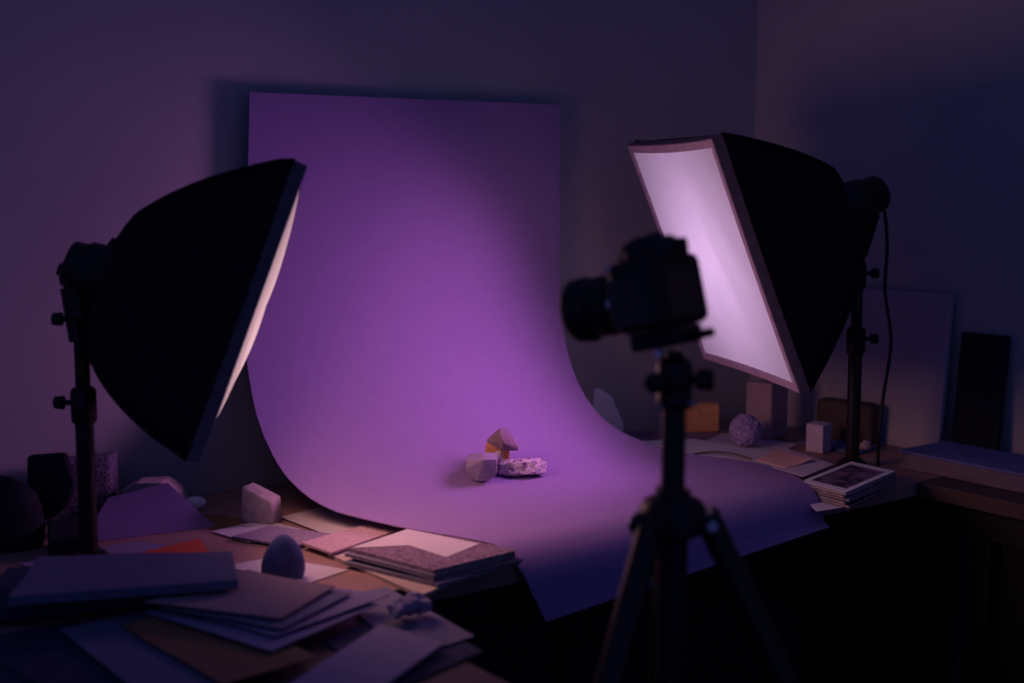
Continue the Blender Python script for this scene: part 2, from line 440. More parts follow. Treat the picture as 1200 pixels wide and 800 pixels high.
    obj('lower_pole', rod((0, 0, .012), (0, 0, z2), .0130), 'black_metal', t, True)
    for z, kn in ((z1, .016), (z2, .018)):
        co = obj('collar', lathe((0, 0, z - .03), (0, 0, z + .022), [(0, kn * .82), (.08, kn), (.9, kn), (1, kn * .8)], 24), 'black_plastic', t, True)
        d = knob_dir
        kb = lathe(Vector((0, 0, z)) + d * kn * .8, Vector((0, 0, z)) + d * (kn + .024), [(0, .004), (.45, .004), (.5, .010), (.95, .009), (1, .007)], 20)
        obj('clamp_knob', kb, 'black_plastic', co, True)
    obj('base', lathe((0, 0, 0), (0, 0, .020), [(0, .028), (.3, .030), (.6, .027), (1, .016)], 32), 'black_metal', t, True)
    cd = obj('power_cord', tube([Vector(p) - o0 for p in cord], .0032, 8, 8), 'rubber', t, True)
    # the lamps of this light: bulb behind the cloth, and the lit front of the box
    L = bpy.data.lights.new('bulb', 'POINT'); L.energy = bulb; L.color = bulb_colour; L.shadow_soft_size = .02
    lo = bpy.data.objects.new('bulb', L); COL.objects.link(lo); lo.parent = t; lo.location = loc(-depth * .86, 0, -drop * .8)
    A = bpy.data.lights.new('front_light', 'AREA'); A.shape = 'SQUARE'; A.size = size * core; A.energy = watt; A.color = colour; A.spread = R(spread)
    ao = bpy.data.objects.new('front_light', A); COL.objects.link(ao); ao.parent = t
    ao.location = loc(.034 + back_bulge + .004, 0, 0); ao.rotation_euler = (-a).to_track_quat('Z', 'Y').to_euler()
    return t
CAMR = Vector((0.805, -0.593, 0))
knob_dir = -CAMR
softbox('dark softbox seen from its side on a stand beside the speckled block', (.652, -.312), (.876, -.417, 1.126), R(-27.2), R(-20.7), .415, .180, .240, .58,
        LEFT_WATT, LEFT_COLOUR, [(0.650, -0.288, 1.177), (0.640, -0.295, 1.168), (0.637, -0.309, 1.141), (0.640, -0.331, 1.094), (0.640, -0.337, 1.053), (0.643, -0.327, 1.009)], (1.105, .985), 2.5, (1.0, .62, .60), .017, .038, LEFT_SPREAD, .80)
knob_dir = CAMR
softbox('dark softbox showing its glowing lilac face, on a stand near the tall taupe block', (2.062, -.538), (1.754, -.448, 1.156), R(156.3), R(-21.3), .456, .240, .335, .30,
        RIGHT_WATT, RIGHT_COLOUR, [(2.076, -0.569, 1.267), (2.084, -0.579, 1.239), (2.083, -0.588, 1.175), (2.078, -0.590, 1.096), (2.080, -0.606, 1.000), (2.065, -0.604, 0.896), (2.054, -0.606, 0.825), (2.093, -0.575, 0.754)], (1.125, 1.000), 3.2, (.88, .58, 1.0), .004, .008, RIGHT_SPREAD, .50)

# ------------------------------------------------------------------ tripod
TX, TY = .954, -1.216
def fwd(x, y, z): # x along camera-right, y away from the viewer, relative to the tripod axis
    return Vector((x * .805 + y * .593, -x * .593 + y * .805, z))
tp = thing('tripod', 'black tripod with ball head standing on the floor before the table', 'tripod', (TX, TY, 0))
Z0 = .965
obj('centre_column', rod((0, 0, .50), (0, 0, 1.085), .0125), 'black_metal', tp, True)
obj('lower_column', rod((0, 0, .43), (0, 0, Z0 - .02), .0165), 'black_metal', tp, True)
cr = obj('crown', lathe((0, 0, Z0 - .03), (0, 0, Z0 + .022), [(0, .022), (.15, .034), (.55, .036), (.75, .030), (.85, .019), (1, .018)], 32), 'black_plastic', tp, True)
TANL = .47
for az in (-10, 88, 229):
    d = fwd(math.cos(R(az)), math.sin(R(az)), 0)
    a0 = d * .038 + Vector((0, 0, Z0 - .012)); fl = Vector((0, 0, .012)) + d * (.038 + TANL * (Z0 - .012))
    kn = a0.lerp(fl, .44); kn2 = a0.lerp(fl, .72)
    sd = d.cross(Vector((0, 0, 1)))
    obj('leg_hinge', rod(a0 - sd * .019, a0 + sd * .019, .0125), 'black_plastic', tp, True)
    lg = obj('leg', rod(a0, kn, .0142), 'black_metal', tp, True)
    obj('middle_section', rod(kn, kn2, .0118), 'black_metal', lg, True)
    obj('lower_section', rod(kn2, fl, .0095), 'black_metal', lg, True)
    obj('leg_lock', rod(a0.lerp(fl, .42), a0.lerp(fl, .46), .0165), 'black_plastic', lg, True)
    obj('leg_lock', rod(a0.lerp(fl, .70), a0.lerp(fl, .74), .014), 'black_plastic', lg, True)
    obj('rubber_foot', lathe(fl + Vector((0, 0, -.012)), fl + Vector((0, 0, .03)), [(0, .012), (.3, .015), (1, .011)], 16), 'rubber', lg, True)
    obj('hinge_bolt', rod(a0 + sd * .019 + d * .004, a0 + sd * .023 + d * .004, .006), 'chrome', cr, True)
hd = obj('ball_head', lathe((0, 0, 1.070), (0, 0, 1.1235), [(0, .0165), (.06, .0185), (.3, .0185), (.34, .0170), (.40, .0190), (.86, .0185), (.95, .0150), (1, .0105)], 32), 'black_metal', tp, True)
obj('ball_neck', rod((0, 0, 1.120), (0, 0, 1.1302), .0095, .0085), 'black_metal', hd, True)
obj('pan_knob', lathe(fwd(-.016, -.006, 1.100), fwd(-.024, -.030, 1.100), [(0, .004), (.3, .005), (.32, .0095), (.95, .0105), (1, .0085)], 20), 'black_plastic', hd, True)
obj('lock_knob', lathe(fwd(.014, .0, 1.100), fwd(.040, -.004, 1.100), [(0, .004), (.3, .005), (.32, .0105), (.95, .0115), (1, .009)], 20), 'black_plastic', hd, True)
obj('friction_screw', rod(fwd(-.015, -.006, 1.128), fwd(-.0185, -.013, 1.128), .0045), 'chrome', hd, True)
obj('friction_screw', rod(fwd(.012, -.012, 1.078), fwd(.018, -.020, 1.078), .0042), 'chrome', hd, True)
obj('friction_screw', rod(fwd(-.012, -.012, 1.074), fwd(-.018, -.018, 1.074), .0036), 'chrome', hd, True)

# ------------------------------------------------------------------ digital camera on the tripod (lens along local +x, z up from the base plate)
HEAD, PIT = R(108), R(13)
dc = thing('digital_camera', 'black digital camera with lens pointing down, mounted on the tripod', 'camera', (TX - .0065, TY + .0048, 1.1420), (0, PIT, HEAD)); dc.scale = (.91, .91, .91)
obj('quick_plate', box(-.032, .034, -.026, .026, -.009, .011, .003), 'black_plastic', dc)
obj('plate_lever', box(-.056, -.030, -.011, .011, -.007, .003, .003), 'black_metal', dc)
obj('plate_clamp', box(.030, .046, -.022, .004, -.003, .010, .002), 'leatherette', dc)
bz = .0115
bd_ = bmesh.new()
join(bd_, box(-.031, .027, -.057, .064, bz, bz + .080, .011, 4))
join(bd_, box(-.012, .046, -.057, -.030, bz + .002, bz + .072, .009, 4))
body = obj('camera_body', bd_, 'black_plastic', dc)
obj('side_grip', box(-.018, .0285, .052, .0648, bz + .008, bz + .062, .003), 'leatherette', body)
obj('front_leather', box(.020, .0285, .030, .060, bz + .008, bz + .062, .003), 'leatherette', body)
obj('back_screen', box(-.0335, -.030, -.030, .040, bz + .012, bz + .058, .002), 'screen_dark', body)
# pentaprism hump
P = []
for (x, hw, z) in ((.030, .024, bz + .072), (.036, .020, bz + .084), (.026, .017, bz + .100), (.006, .017, bz + .106), (-.022, .018, bz + .102), (-.036, .019, bz + .088), (-.036, .022, bz + .074)):
    P += [(x, hw, z), (x, -hw, z)]
P += [(.012, .026, bz + .095), (.012, -.026, bz + .095), (-.020, .026, bz + .094), (-.020, -.026, bz + .094)]
P += [(.025, .030, bz + .076), (.025, -.030, bz + .076), (-.030, .030, bz + .076), (-.030, -.030, bz + .076)]
obj('prism_hump', hull(P, .004, 3), 'black_plastic', dc)
obj('hot_shoe', box(-.014, .000, -.008, .008, bz + .1035, bz + .1068, .001), 'black_metal', dc)
obj('eyecup', box(-.041, -.034, -.015, .015, bz + .080, bz + .096, .003), 'rubber', dc)
obj('mode_dial', rod((-.004, .046, bz + .079), (-.004, .046, bz + .089), .0105), 'black_metal', dc, True)
obj('shutter_button', rod((.030, -.048, bz + .070), (.033, -.048, bz + .080), .0065), 'black_metal', dc, True)
obj('strap_lug', rod((.018, .060, bz + .072), (.018, .069, bz + .074), .0035), 'chrome', dc, True)
obj('mount_ring', lathe((.024, .004, bz + .038), (.034, .004, bz + .038), [(0, .034), (.2, .035), (1, .034)], 40), 'black_metal', dc, True)
ln = obj('lens_barrel', lathe((.032, .004, bz + .038), (.108, .004, bz + .038), [(0, .031), (.04, .032), (.22, .032), (.25, .0300), (.28, .0335), (.62, .0345), (.65, .033), (.70, .0355), (.84, .0375), (.97, .0375), (1, .036), (1.0, .031), (.9, .028)], 48), 'black_plastic', dc, True)
for x0, x1, r in ((.055, .076, .0352), (.088, .094, .0380)):
    obj('grip_ring', lathe((x0, .004, bz + .038), (x1, .004, bz + .038), [(0, r - .001), (.1, r), (.9, r), (1, r - .001)], 48), 'rubber', ln, True)
obj('front_element', lathe((.094, .004, bz + .038), (.101, .004, bz + .038), [(0, .029), (.4, .028), (.8, .016), (1, .004)], 40), 'glass_dark', ln, True)
obj('lens_switch', box(.040, .048, .0345, .0375, bz + .033, bz + .043, .001), 'chrome', ln)

# ------------------------------------------------------------------ stones on the sweep
def stone(name, label, pts, m, bev, rough=.0, rs=40, cuts=1, smooth=True, soft=1):
    z = min(p[2] for p in pts); c = centre(pts)
    return tag(obj(name, hull(pts, bev, 3, rough, rs, cuts, 0, soft), m, origin=(c.x, c.y, z), smooth=smooth), label, 'stone')
def off(p, d, z=0):  # step away from the viewer (d) and up
    return (p[0] + .593 * d, p[1] + .805 * d, p[2] + z)
# squat pebble
A = [(1.305, -0.329, 0.822), (1.302, -0.329, 0.809), (1.312, -0.331, 0.790), (1.316, -0.362, 0.829), (1.343, -0.363, 0.826), (1.347, -0.361, 0.815), (1.346, -0.360, 0.798), (1.335, -0.350, 0.786), (1.320, -0.340, 0.786)]
stone('pebble', 'squat grey speckled pebble with a cut face on the purple paper', A + [off(p, .040, .004) for p in A], 'stone_speckle', .007, .0004, 60, 2, True, 10)
# long crystal rock
A = [(1.377, -0.322, 0.807), (1.373, -0.328, 0.788), (1.393, -0.340, 0.810), (1.391, -0.348, 0.790), (1.423, -0.356, 0.809), (1.422, -0.364, 0.789), (1.450, -0.357, 0.807), (1.457, -0.358, 0.799), (1.451, -0.361, 0.786)]
bm = hull(A + [off(p, .026, .002) for p in A], .003, 2, 0, 1, 2)
roughen(bm, .0040, 95, 2)
tag(obj('crystal_rock', bm, 'stone_crystal', origin=(1.412, -0.345, 0.786)), 'long pale crystal rock with dark veins lying beside the speckled pebble', 'stone')
# orange upright stone behind
A = [(1.373, -0.286, 0.822), (1.378, -0.287, 0.835), (1.386, -0.299, 0.839), (1.398, -0.309, 0.835), (1.409, -0.312, 0.825), (1.407, -0.314, 0.805), (1.399, -0.307, 0.791), (1.377, -0.291, 0.791)]
stone('orange_stone', 'orange stone standing behind the pebble and propping the wedge stone', A + [off(p, .016, .006) for p in A], 'stone_orange', .003, .0005, 40, 1, True, 4)
A = [(1.373, -0.317, 0.827), (1.380, -0.323, 0.830), (1.383, -0.327, 0.823), (1.381, -0.327, 0.812), (1.374, -0.322, 0.811)]
stone('crystal_chip', 'small pale crystal chip wedged between orange stone and pebble', A + [off(p, .010) for p in A], 'stone_crystal', .002, .002, 90, 2)
# wedge stone on top
A = [(1.387, -0.314, 0.869), (1.404, -0.312, 0.865), (1.410, -0.336, 0.836), (1.410, -0.337, 0.830), (1.378, -0.336, 0.846), (1.377, -0.329, 0.860), (1.363, -0.306, 0.849), (1.364, -0.307, 0.845), (1.380, -0.327, 0.831), (1.405, -0.334, 0.829)]
B = [(1.410, -0.282, 0.862), (1.392, -0.272, 0.844), (1.412, -0.295, 0.828), (1.428, -0.306, 0.828)]
stone('wedge_stone', 'mauve wedge stone balanced on top of the orange stone', A + B, 'stone_mauve', .0022, .0, 40, 1, True, 2)

# ------------------------------------------------------------------ blocks and stones left of the sweep
f0, f1, f2 = (0.928, -0.232, 0.750), (0.959, -0.279, 0.750), (0.987, -0.262, 0.750)
f3 = fourth(f0, f1, f2)
h = .052
P = [f0, f1, f2, f3]
P += [(f0[0] + .004, f0[1] + .006, .75 + .060), (f1[0], f1[1] + .002, .75 + .038), (f2[0], f2[1], .75 + .043), (f3[0] + .004, f3[1], .75 + .062)]
tag(obj('cut_stone', hull(P, .004, 3, .0006, 60, 1), 'stone_pink', origin=(f1[0], f1[1], .75), smooth=True), 'pink-grey cut stone block with sloping top on white sheet', 'stone')
# oval pebble on edge
bm = bmesh.new(); bmesh.ops.create_uvsphere(bm, u_segments=32, v_segments=20, radius=1)
oc = (0.838, -0.559, 0.750)
for v in bm.verts:
    z = v.co.z
    q = Vector((v.co.x * .0285 * (1 - .22 * z), v.co.y * .016, (z + .62) * .040 if z > -.62 else 0))
    v.co = fwd(q.x, q.y + .01 * q.x / .03, q.z)
tag(obj('oval_pebble', bm, 'stone_slate', smooth=True), 'smooth slate-blue oval pebble standing on edge by the paper pile', 'stone').location = (oc[0], oc[1], .7512)
# speckled block at the wall with a dark rounded slab in front
g0 = (0.654, -0.057, 0.750); g1 = (0.774, -0.070, 0.750); dep = .05
P = [g0, g1, off(g1, dep), off(g0, dep)]
bm = prism([p[:2] for p in P], .75, .852, .006)
tag(obj('speckled_block', bm, 'speckle_grey', origin=(*centre(P).xy, .75)), 'grey speckled block standing behind the softbox stand near the wall', 'block')
A = [(0.630, -0.105, 0.875), (0.676, -0.139, 0.879), (0.685, -0.158, 0.833), (0.676, -0.157, 0.804), (0.653, -0.149, 0.783), (0.619, -0.126, 0.770)]
A = [(p[0], p[1], max(p[2], .7505)) for p in A]
bm = hull(A + [off(p, .02) for p in A], .004, 2)
tag(obj('dark_slab', bm, 'dark_card', origin=(*centre(A).xy, .7505)), 'black rounded slab leaning before the speckled block', 'block')
bm = bmesh.new(); bmesh.ops.create_uvsphere(bm, u_segments=28, v_segments=18, radius=1)
bc = (0.580, -0.148, 0.750)
for v in bm.verts:
    v.co = fwd(v.co.x * .060, v.co.y * .045, max(0, (v.co.z + .35) / 1.35) * .108)
roughen(bm, .004, 25, 3)
tag(obj('dark_boulder', bm, 'dark_card', smooth=True, origin=(0, 0, 0)), 'black rounded rock beside the dark slab', 'stone').location = (bc[0], bc[1], .7505)
A = [(0.611, -0.259, 0.750), (0.673, -0.276, 0.750), (0.696, -0.198, 0.750), (0.635, -0.177, 0.750)]
tag(obj('black_box', hull([*A, *[(p[0], p[1], p[2] + .040) for p in A[2:]], *[(p[0], p[1], p[2] + .030) for p in A[:2]]], .003, 2), 'dark_card', origin=centre(A)), 'small black box with sloping lid in front of the dark slab', 'box')
# violet card propped up like a tent, with a pale stone behind
q0, q1 = (0.678, -0.203, 0.750), (0.885, -0.228, 0.750)
r0, r1 = (0.744, -0.138, 0.799), (0.837, -0.155, 0.814)
o = sheet('violet_card', 'violet card propped up on a slant against a stone beside the softbox stand', 'card', [q0, q1, r1, r0], 'violet_paper', .0012)
A = [(0.775, -0.105, 0.798), (0.794, -0.117, 0.810), (0.832, -0.137, 0.811), (0.856, -0.141, 0.792), (0.865, -0.146, 0.760), (0.778, -0.094, 0.757)]
A = [(p[0], p[1], max(p[2], .752)) for p in A] + [((0.789, -0.103, 0.757)[0], (0.789, -0.103, 0.757)[1], .7505), ((0.865, -0.146, 0.758)[0], (0.865, -0.146, 0.758)[1], .7505)]
A = [off(p, .012) for p in A]
tag(obj('propping_stone', hull(A + [off(p, .05) for p in A], .008, 3, .001, 40, 1), 'stone_pink', smooth=True, origin=(*centre(A).xy, .7505)), 'rounded mauve stone rising behind the propped violet card', 'stone')
bm = bmesh.new(); bmesh.ops.create_uvsphere(bm, u_segments=20, v_segments=12, radius=1)
for v in bm.verts: v.co = Vector((v.co.x * .020, v.co.y * .016, (v.co.z + 1) * .011))
sp = (0.905, -0.101, 0.750)
tag(obj('white_pebble', bm, 'foam_white', smooth=True), 'little white pebble peeping out beside the violet card', 'stone').location = (sp[0], sp[1], .7505)

# ------------------------------------------------------------------ loose sheets left of the sweep
sheet('brown_card', 'thin brown card under the edge of the violet card', 'card', [(0.869, -0.245, 0.750), (0.892, -0.145, 0.750), (0.929, -0.165, 0.750), (0.941, -0.230, 0.750)], 'kraft_paper', .001)
sheet('white_sheet', 'white sheet under the cut stone block', 'sheet', [(0.865, -0.261, 0.752), (0.966, -0.241, 0.752), (0.986, -0.337, 0.752), (0.883, -0.356, 0.752)], 'white_paper_dim')
sheet('white_sheet', 'bright white sheet running under the purple backdrop beside the cut stone', 'sheet', [(0.992, -0.244, 0.753), (1.082, -0.223, 0.753), (1.122, -0.409, 0.753), (1.002, -0.424, 0.753)], 'white_paper_dim')
sheet('speckled_board', 'purple speckled sample board lying by the oval pebble', 'board', [(0.871, -0.322, 0.754), (0.946, -0.297, 0.754), (1.005, -0.403, 0.754), (0.921, -0.432, 0.754)], 'speckle_purple', .003)
sheet('speckled_strip', 'pink speckled sample strip between white sheets', 'board', [(0.932, -0.432, 0.758), (0.941, -0.509, 0.758), (1.112, -0.446, 0.758), (1.090, -0.390, 0.758)], 'speckle_pink', .0035)
sheet('lilac_sheet', 'pale lilac sheet lying behind the oval pebble', 'sheet', [(0.798, -0.450, 0.751), (0.876, -0.446, 0.751), (0.934, -0.571, 0.751), (0.856, -0.595, 0.751)], 'white_paper_dim')
sheet('lilac_sheet', 'pale lilac sheet behind the blue pad with red card on it', 'sheet', [(0.564, -0.261, 0.751), (0.750, -0.241, 0.751), (0.804, -0.347, 0.751), (0.632, -0.420, 0.751)], 'lilac_paper')
sheet('red_card', 'orange-red card poking out behind the blue pad', 'card', [(0.719, -0.315, 0.752), (0.832, -0.290, 0.752), (0.794, -0.431, 0.752), (0.684, -0.475, 0.752)], 'orange_paper', .001)

# ------------------------------------------------------------------ magazines
def magazine(label, c, z, th, cover, pages='pages', border=None, picture=None, group=None):
    """c: four corner points (x, y, *); z: underside; page block, cover and a printed picture."""
    ctr = centre([(p[0], p[1], z) for p in c])
    t = thing('magazine', label, 'magazine', ctr, group=group)
    pl = [Vector((p[0] - ctr.x, p[1] - ctr.y)) for p in c]
    obj('page_block', prism([p * .992 for p in pl], .0006, th - .0006), pages, t)
    obj('cover', prism(pl, th - .0006, th), cover, t)
    obj('cover', prism(pl, 0, .0006), cover, t)
    if picture:
        obj('cover_picture', prism([p * picture[1] for p in pl], th, th + .0002), picture[0], t)
    return t
# stack by the front edge of the sweep
c0 = ((0.947, -0.548, 0.776), (0.984, -0.715, 0.776), (1.133, -0.702, 0.776)); base = [*c0, fourth(*c0)]
def turned(c, ang, k=1.0, dx=0, dy=0):
    m0 = centre(c); o = []
    for p in c:
        d = Vector((p[0] - m0.x, p[1] - m0.y)); d.rotate(Matrix.Rotation(R(ang), 2)); o.append((m0.x + d.x * k + dx, m0.y + d.y * k + dy, 0))
    return o
c1 = ((0.945, -0.487, 0.755), (0.947, -0.742, 0.755), (1.129, -0.674, 0.755)); low = [*c1, fourth(*c1)]
ords = ['bottom magazine with cream edge in the stack under the notched white card', 'second magazine from the bottom of the stack under the notched white card', 'third magazine from the bottom of the stack under the notched white card', 'fourth magazine from the bottom of the stack under the notched white card', 'top magazine with woven grey cover under the notched white card']
magazine(ords[0], low, .7507, .0045, 'cream_paper', 'cream_paper')
magazine(ords[1], turned(base, 3.0, 1.05, -.004, -.006), .7553, .0050, 'grey_paper')
magazine(ords[2], turned(base, -2.5, 1.04, .004, -.004), .7604, .0048, 'navy_paper')
magazine(ords[3], turned(base, 1.5, 1.02, -.003, .000), .7653, .0050, 'lilac_paper')
magazine(ords[4], base, .7704, .0056, 'weave')
# notched white card on top
cp = [(0.950, -0.552, 0.776), (1.071, -0.510, 0.776), (1.112, -0.643, 0.776), (1.033, -0.674, 0.776), (1.025, -0.590, 0.776)]
tag(obj('notched_card', prism([p[:2] for p in cp], .7761, .7769), 'white_paper_dim', origin=(cp[0][0], cp[0][1], .7761)), 'white card with a notched corner on the stack beside the purple backdrop', 'card')

# ------------------------------------------------------------------ paper heap on the side table
def flat(name, label, cat, px, m, th=.0008, lift=(), wave=.0015, group=None): return sheet(name, label, cat, px, m, th, lift, wave, group)
flat('navy_sheet', 'large dark navy sheet at the bottom of the paper heap, overhanging the table edge', 'sheet', [(0.760, -0.820, 0.751), (0.903, -0.762, 0.751), (0.892, -0.962, 0.751), (0.728, -1.010, 0.751)], 'navy_paper', .002)
flat('taupe_sheet', 'taupe sheet under the crumpled paper at the heap edge', 'sheet', [(0.858, -0.675, 0.751), (0.934, -0.674, 0.751), (0.909, -0.921, 0.755), (0.808, -0.935, 0.755)], 'grey_paper', .001)
flat('lilac_folder', 'lilac-blue folder lying flat at the near end of the paper heap', 'folder', [(0.633, -0.958, 0.760), (0.828, -0.836, 0.760), (0.853, -0.938, 0.760), (0.664, -1.049, 0.760)], 'lilac_paper', .004, wave=0)
flat('navy_sheet', 'dark navy sheet under the brown kraft sheet', 'sheet', [(0.390, -0.580, 0.752), (0.512, -0.574, 0.752), (0.531, -0.858, 0.752), (0.385, -0.860, 0.752)], 'navy_paper', .002)
flat('grey_sheet', 'dull grey-blue sheet beside the navy sheet in the heap', 'sheet', [(0.409, -0.579, 0.756), (0.537, -0.579, 0.756), (0.565, -0.858, 0.756), (0.446, -0.861, 0.756)], 'navy_paper', .001)
flat('blue_sheet', 'blue sheet with one corner tucked under the kraft sheet', 'sheet', [(0.509, -0.617, 0.761), (0.621, -0.605, 0.761), (0.627, -0.888, 0.761), (0.509, -0.900, 0.761)], 'blue_paper', .001)
flat('kraft_sheet', 'brown kraft sheet between the blue sheet and the grey sheets', 'sheet', [(0.569, -0.656, 0.765), (0.695, -0.645, 0.765), (0.709, -0.896, 0.765), (0.587, -0.913, 0.765)], 'kraft_paper', .001)
flat('grey_sheet', 'pale lilac sheet fanned out below the taupe card', 'sheet', [(0.607, -0.642, 0.770), (0.788, -0.652, 0.770), (0.855, -0.787, 0.770), (0.669, -0.863, 0.770)], 'lilac_paper', .0015)
flat('white_sheet', 'bluish-white sheet fanned out just below the taupe card', 'sheet', [(0.643, -0.675, 0.775), (0.809, -0.660, 0.775), (0.878, -0.775, 0.775), (0.688, -0.833, 0.775)], 'lilac_paper', .0015)
flat('grey_sheet', 'dark grey sheet directly under the taupe card', 'sheet', [(0.620, -0.665, 0.780), (0.776, -0.628, 0.780), (0.835, -0.754, 0.780), (0.700, -0.827, 0.780)], 'grey_paper', .0015)
flat('taupe_card', 'smooth taupe card on top of the heap beside the oval pebble', 'card', [(0.605, -0.648, 0.785), (0.761, -0.608, 0.785), (0.824, -0.730, 0.785), (0.709, -0.806, 0.785)], 'taupe_paper', .0020, lift=((1, 0, .004, .6),))
flat('backing_board', 'dark navy board under the blue pad', 'board', [(0.434, -0.526, 0.760), (0.687, -0.611, 0.760), (0.743, -0.510, 0.760), (0.526, -0.350, 0.760)], 'navy_paper', .014, wave=0)
bp_ = [(0.459, -0.584, 0.792), (0.712, -0.685, 0.792), (0.762, -0.559, 0.792), (0.541, -0.441, 0.792)]
pad = sheet('blue_pad', 'thick blue paper pad with bulging cover on top of the heap', 'pad', bp_, 'blue_paper', .012, lift=((0, .9, .004, .7), (.5, 1, .003, .6)))
# crumpled paper
bm = bmesh.new(); bmesh.ops.create_icosphere(bm, subdivisions=4, radius=1)
for v in bm.verts: v.co = Vector((v.co.x * .030, v.co.y * .020, (v.co.z + .75) * .009 if v.co.z > -.75 else 0))
roughen(bm, .010, 60, 5)
zmin = min(v.co.z for v in bm.verts)
kx = (0.881, -0.819, 0.757)
tag(obj('crumpled_paper', bm, 'lilac_paper'), 'crumpled lilac paper scrap at the edge of the heap', 'paper').location = (kx[0], kx[1], .7590 - zmin)

# ------------------------------------------------------------------ right of the sweep
w0 = (1.854, 0.006, 0.750); w1 = (1.941, -0.009, 0.750)
bm = bmesh.new()
dv = (Vector(w1) - Vector(w0)).normalized(); wl = .13
def wb(s_, z, d): 
    p = Vector(w1) - dv * (wl - s_); n_ = Vector((dv.y, -dv.x, 0)); 
    return (p.x - n_.x * d, p.y - n_.y * d, .75 + z)
prof = [(0, 0), (wl, 0), (wl, .022), (wl - .030, .085), (wl - .062, .106), (0, .110)]
P = [wb(s_, z, d) for s_, z in prof for d in (0, .030)]
tag(obj('chamfered_block', hull(P, .004, 3), 'foam_white', origin=(*centre(P).xy, .75)), 'white foam block with chamfered corners beside the purple backdrop', 'block')
sheet('mauve_sheet', 'mauve sheet lying between the white foam block and orange block', 'sheet', [(1.929, -0.053, 0.751), (2.097, 0.015, 0.751), (2.105, -0.145, 0.751), (1.943, -0.192, 0.751)], 'mauve_paper')
sheet('violet_sheet', 'violet sheet beside the white foam block', 'sheet', [(1.812, -0.089, 0.751), (1.973, -0.004, 0.751), (2.047, -0.083, 0.751), (1.916, -0.143, 0.751)], 'violet_paper')
sheet('lilac_sheet', 'pale mauve sheet under the rough purple ball', 'sheet', [(1.975, -0.198, 0.751), (2.119, -0.136, 0.751), (2.154, -0.318, 0.751), (1.993, -0.385, 0.751)], 'pale_paper')
sheet('white_sheet', 'long white sheet under the right edge of the purple backdrop', 'sheet', [(1.891, -0.096, 0.752), (2.013, -0.150, 0.752), (2.064, -0.444, 0.752), (1.852, -0.473, 0.752)], 'white_paper_lit')
# orange foam block
f1 = (2.120, -0.122, 0.750); f0 = (2.045, -0.085, 0.750); d = Vector((f1[0] - f0[0], f1[1] - f0[1], 0)); nn = Vector((-d.y, d.x, 0)).normalized() * .035
P = [f0, f1, (f1[0] + nn.x, f1[1] + nn.y, .75), (f0[0] + nn.x, f0[1] + nn.y, .75)]
tag(obj('foam_block', prism([p[:2] for p in P], .7516, .7516 + .062, .003), 'foam_orange', origin=(*centre(P).xy, .7516)), 'orange foam block standing before the wall by the purple ball', 'block')
# tall taupe block
f0, f1, f2 = (2.111, -0.208, 0.750), (2.134, -0.260, 0.750), (2.192, -0.255, 0.750); P = [f0, f1, f2, fourth(f0, f1, f2)]
tag(obj('tall_block', prism([p[:2] for p in P], .7522, .7522 + .122, .003), 'block_taupe', origin=(*centre(P).xy, .7522)), 'tall taupe upright block behind the rough purple ball', 'block')
# rough ball
bm = bmesh.new(); bmesh.ops.create_icosphere(bm, subdivisions=5, radius=.033)
roughen(bm, .0030, 130, 1); roughen(bm, .0018, 320, 4)
zmin = min(v.co.z for v in bm.verts); bc = (2.039, -0.278, 0.753)
tag(obj('rough_ball', bm, 'ball_rough', smooth=True), 'rough purple crumbly ball leaning near the tall taupe block', 'ball').location = (bc[0], bc[1], .7521 - zmin)
# small lilac post
f0, f1, f2 = (2.114, -0.375, 0.750), (2.118, -0.416, 0.750), (2.159, -0.403, 0.750); P = [f0, f1, f2, fourth(f0, f1, f2)]
tag(obj('lilac_post', prism([p[:2] for p in P], .7506, .7506 + .057, .0015), 'block_lilac', origin=(*centre(P).xy, .7506)), 'small square lilac block beside the light stand pole', 'block')
# kraft curl on the white sheet
arc = catmull([(1.893, -0.275, 0.754), (1.926, -0.297, 0.758), (1.941, -0.336, 0.760), (1.948, -0.384, 0.755)], 8)
bm = bmesh.new(); top = []; bot = []
for p in arc:
    top.append((bm.verts.new((p.x, p.y, p.z)), bm.verts.new((p.x + .006, p.y + .008, p.z)))); bot.append((bm.verts.new((p.x, p.y, p.z - .0015)), bm.verts.new((p.x + .006, p.y + .008, p.z - .0015))))
for i in range(len(arc) - 1):
    bm.faces.new((top[i][0], top[i + 1][0], top[i + 1][1], top[i][1])); bm.faces.new((bot[i][0], bot[i][1], bot[i + 1][1], bot[i + 1][0]))
    bm.faces.new((top[i][0], bot[i][0], bot[i + 1][0], top[i + 1][0])); bm.faces.new((top[i][1], top[i + 1][1], bot[i + 1][1], bot[i][1]))
bm.faces.new((top[0][0], top[0][1], bot[0][1], bot[0][0])); bm.faces.new((top[-1][0], bot[-1][0], bot[-1][1], top[-1][1]))
tag(obj('kraft_strip', bm, 'kraft_paper', origin=(arc[0].x, arc[0].y, .7535)), 'narrow curved kraft strip on the long white sheet', 'strip')
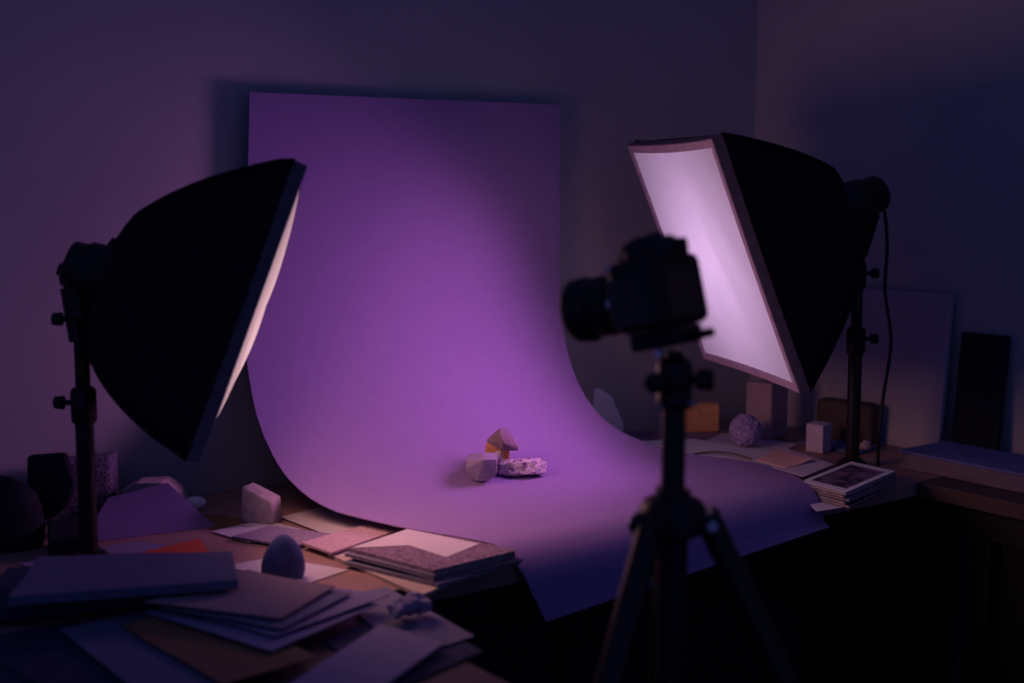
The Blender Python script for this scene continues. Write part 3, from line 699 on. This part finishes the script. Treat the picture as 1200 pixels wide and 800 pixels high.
# magazines, right
c0 = ((1.799, -0.642, 0.777), (1.795, -0.745, 0.777), (2.001, -0.686, 0.777)); rb = [*c0, fourth(*c0)]
rl = ['bottom magazine of the stack by the light stand pole', 'second magazine from the bottom of the stack by the light stand pole', 'middle magazine of the stack by the light stand pole', 'second magazine from the top of the stack by the light stand pole', 'top magazine with white border and dark cover picture by the light stand pole']
sheet('white_sheet', 'white sheet poking out under the magazine stack by the backdrop corner', 'sheet', [(1.735, -.735, .7508), (1.790, -.742, .7508), (1.890, -.620, .7508), (1.830, -.600, .7508)], 'pale_paper')
for i in range(5):
    magazine(rl[i], turned(rb, (2.0, -1.0, 1.6, -1.4, 0)[i], (1.02, 1.015, 1.0, 1.01, 1.0)[i], (-.004, -.002, -.001, -.001, 0)[i], (-.006, -.003, -.004, -.001, 0)[i]), .7520 + i * .0051, .0050,
             ('navy_paper', 'blue_paper', 'grey_paper', 'navy_paper', 'white_paper_lit')[i], 'pages', picture=('photo_print', .78) if i == 4 else None)
sheet('peach_envelope', 'pale sheet under the curled peach card, lying on the magazine stack', 'sheet', [(1.844, -0.531, 0.778), (1.999, -0.416, 0.778), (1.954, -0.584, 0.778), (1.825, -0.624, 0.778)], 'pale_paper')
sheet('peach_card', 'peach card with a curled edge lying on the pale sheet', 'card', [(1.861, -0.476, 0.779), (1.979, -0.421, 0.779), (1.933, -0.549, 0.779), (1.855, -0.557, 0.779)], 'peach_paper', .0008, lift=((1, 1, .006, .7),))
# things at the back right
sheet('blue_folder', 'dark blue folder lying by the light stand pole', 'folder', [(2.163, -0.310, 0.751), (2.359, -0.259, 0.751), (2.377, -0.409, 0.751), (2.166, -0.468, 0.751)], 'box_blue', .004)
A = (2.195, -0.473, 0.750)
bm = bmesh.new(); bmesh.ops.create_icosphere(bm, subdivisions=3, radius=1)
for v in bm.verts: v.co = Vector((v.co.x * .014, v.co.y * .012, max(0, v.co.z + .6) * .010))
roughen(bm, .004, 70, 8)
tag(obj('brown_pebble', bm, 'stone_pink', smooth=True), 'tiny brown pebble near the foot of the light stand', 'stone').location = (A[0] + .01, A[1] + .02, .7560)
# flat box on the bench
slab = thing('flat_box', 'long flat box with blue lid on the narrow bench by the right wall', 'box', (2.20, -.95, .75))
obj('box_body', box(-.068, .072, -.40, .355, .0006, .031, .002), 'box_side', slab)
obj('lid', box(-.071, .075, -.403, .358, .0312, .037, .0015), 'box_blue', slab)
# pale panel and dark board leaning on the right wall
def leaning(name, label, y0, y1, z1, xb, xt, th, m):
    bm = bmesh.new()
    P = []
    for (x, z) in ((xb, .7506), (xt, z1)):
        for y in (y0, y1):
            for d in (0, th): P.append((x + d, y, z))
    return tag(obj(name, hull(P, .0015, 1), m, origin=(xb, (y0 + y1) / 2, .7506)), label, 'board')
leaning('pale_panel', 'large pale panel leaning on the right wall behind the softbox stand', -.560, -.150, 1.072, 2.298, 2.324, .012, 'board_pale')
leaning('dark_board', 'narrow black board leaning on the right wall above the flat box', -.690, -.585, 1.000, 2.300, 2.326, .012, 'dark_card')
A = [(2.231, -0.401, 0.750), (2.306, -0.456, 0.750)]
f0, f1 = (2.232, -0.367, 0.750), (2.290, -0.455, 0.750)
P = [(2.225, -.300), (2.245, -.435), (2.285, -.430), (2.268, -.295)]
tag(obj('brown_block', prism(P, .7506, .840, .012, 3), 'wood_brown', origin=(2.25, -.37, .7506)), 'rounded brown block standing in front of the pale panel', 'block')
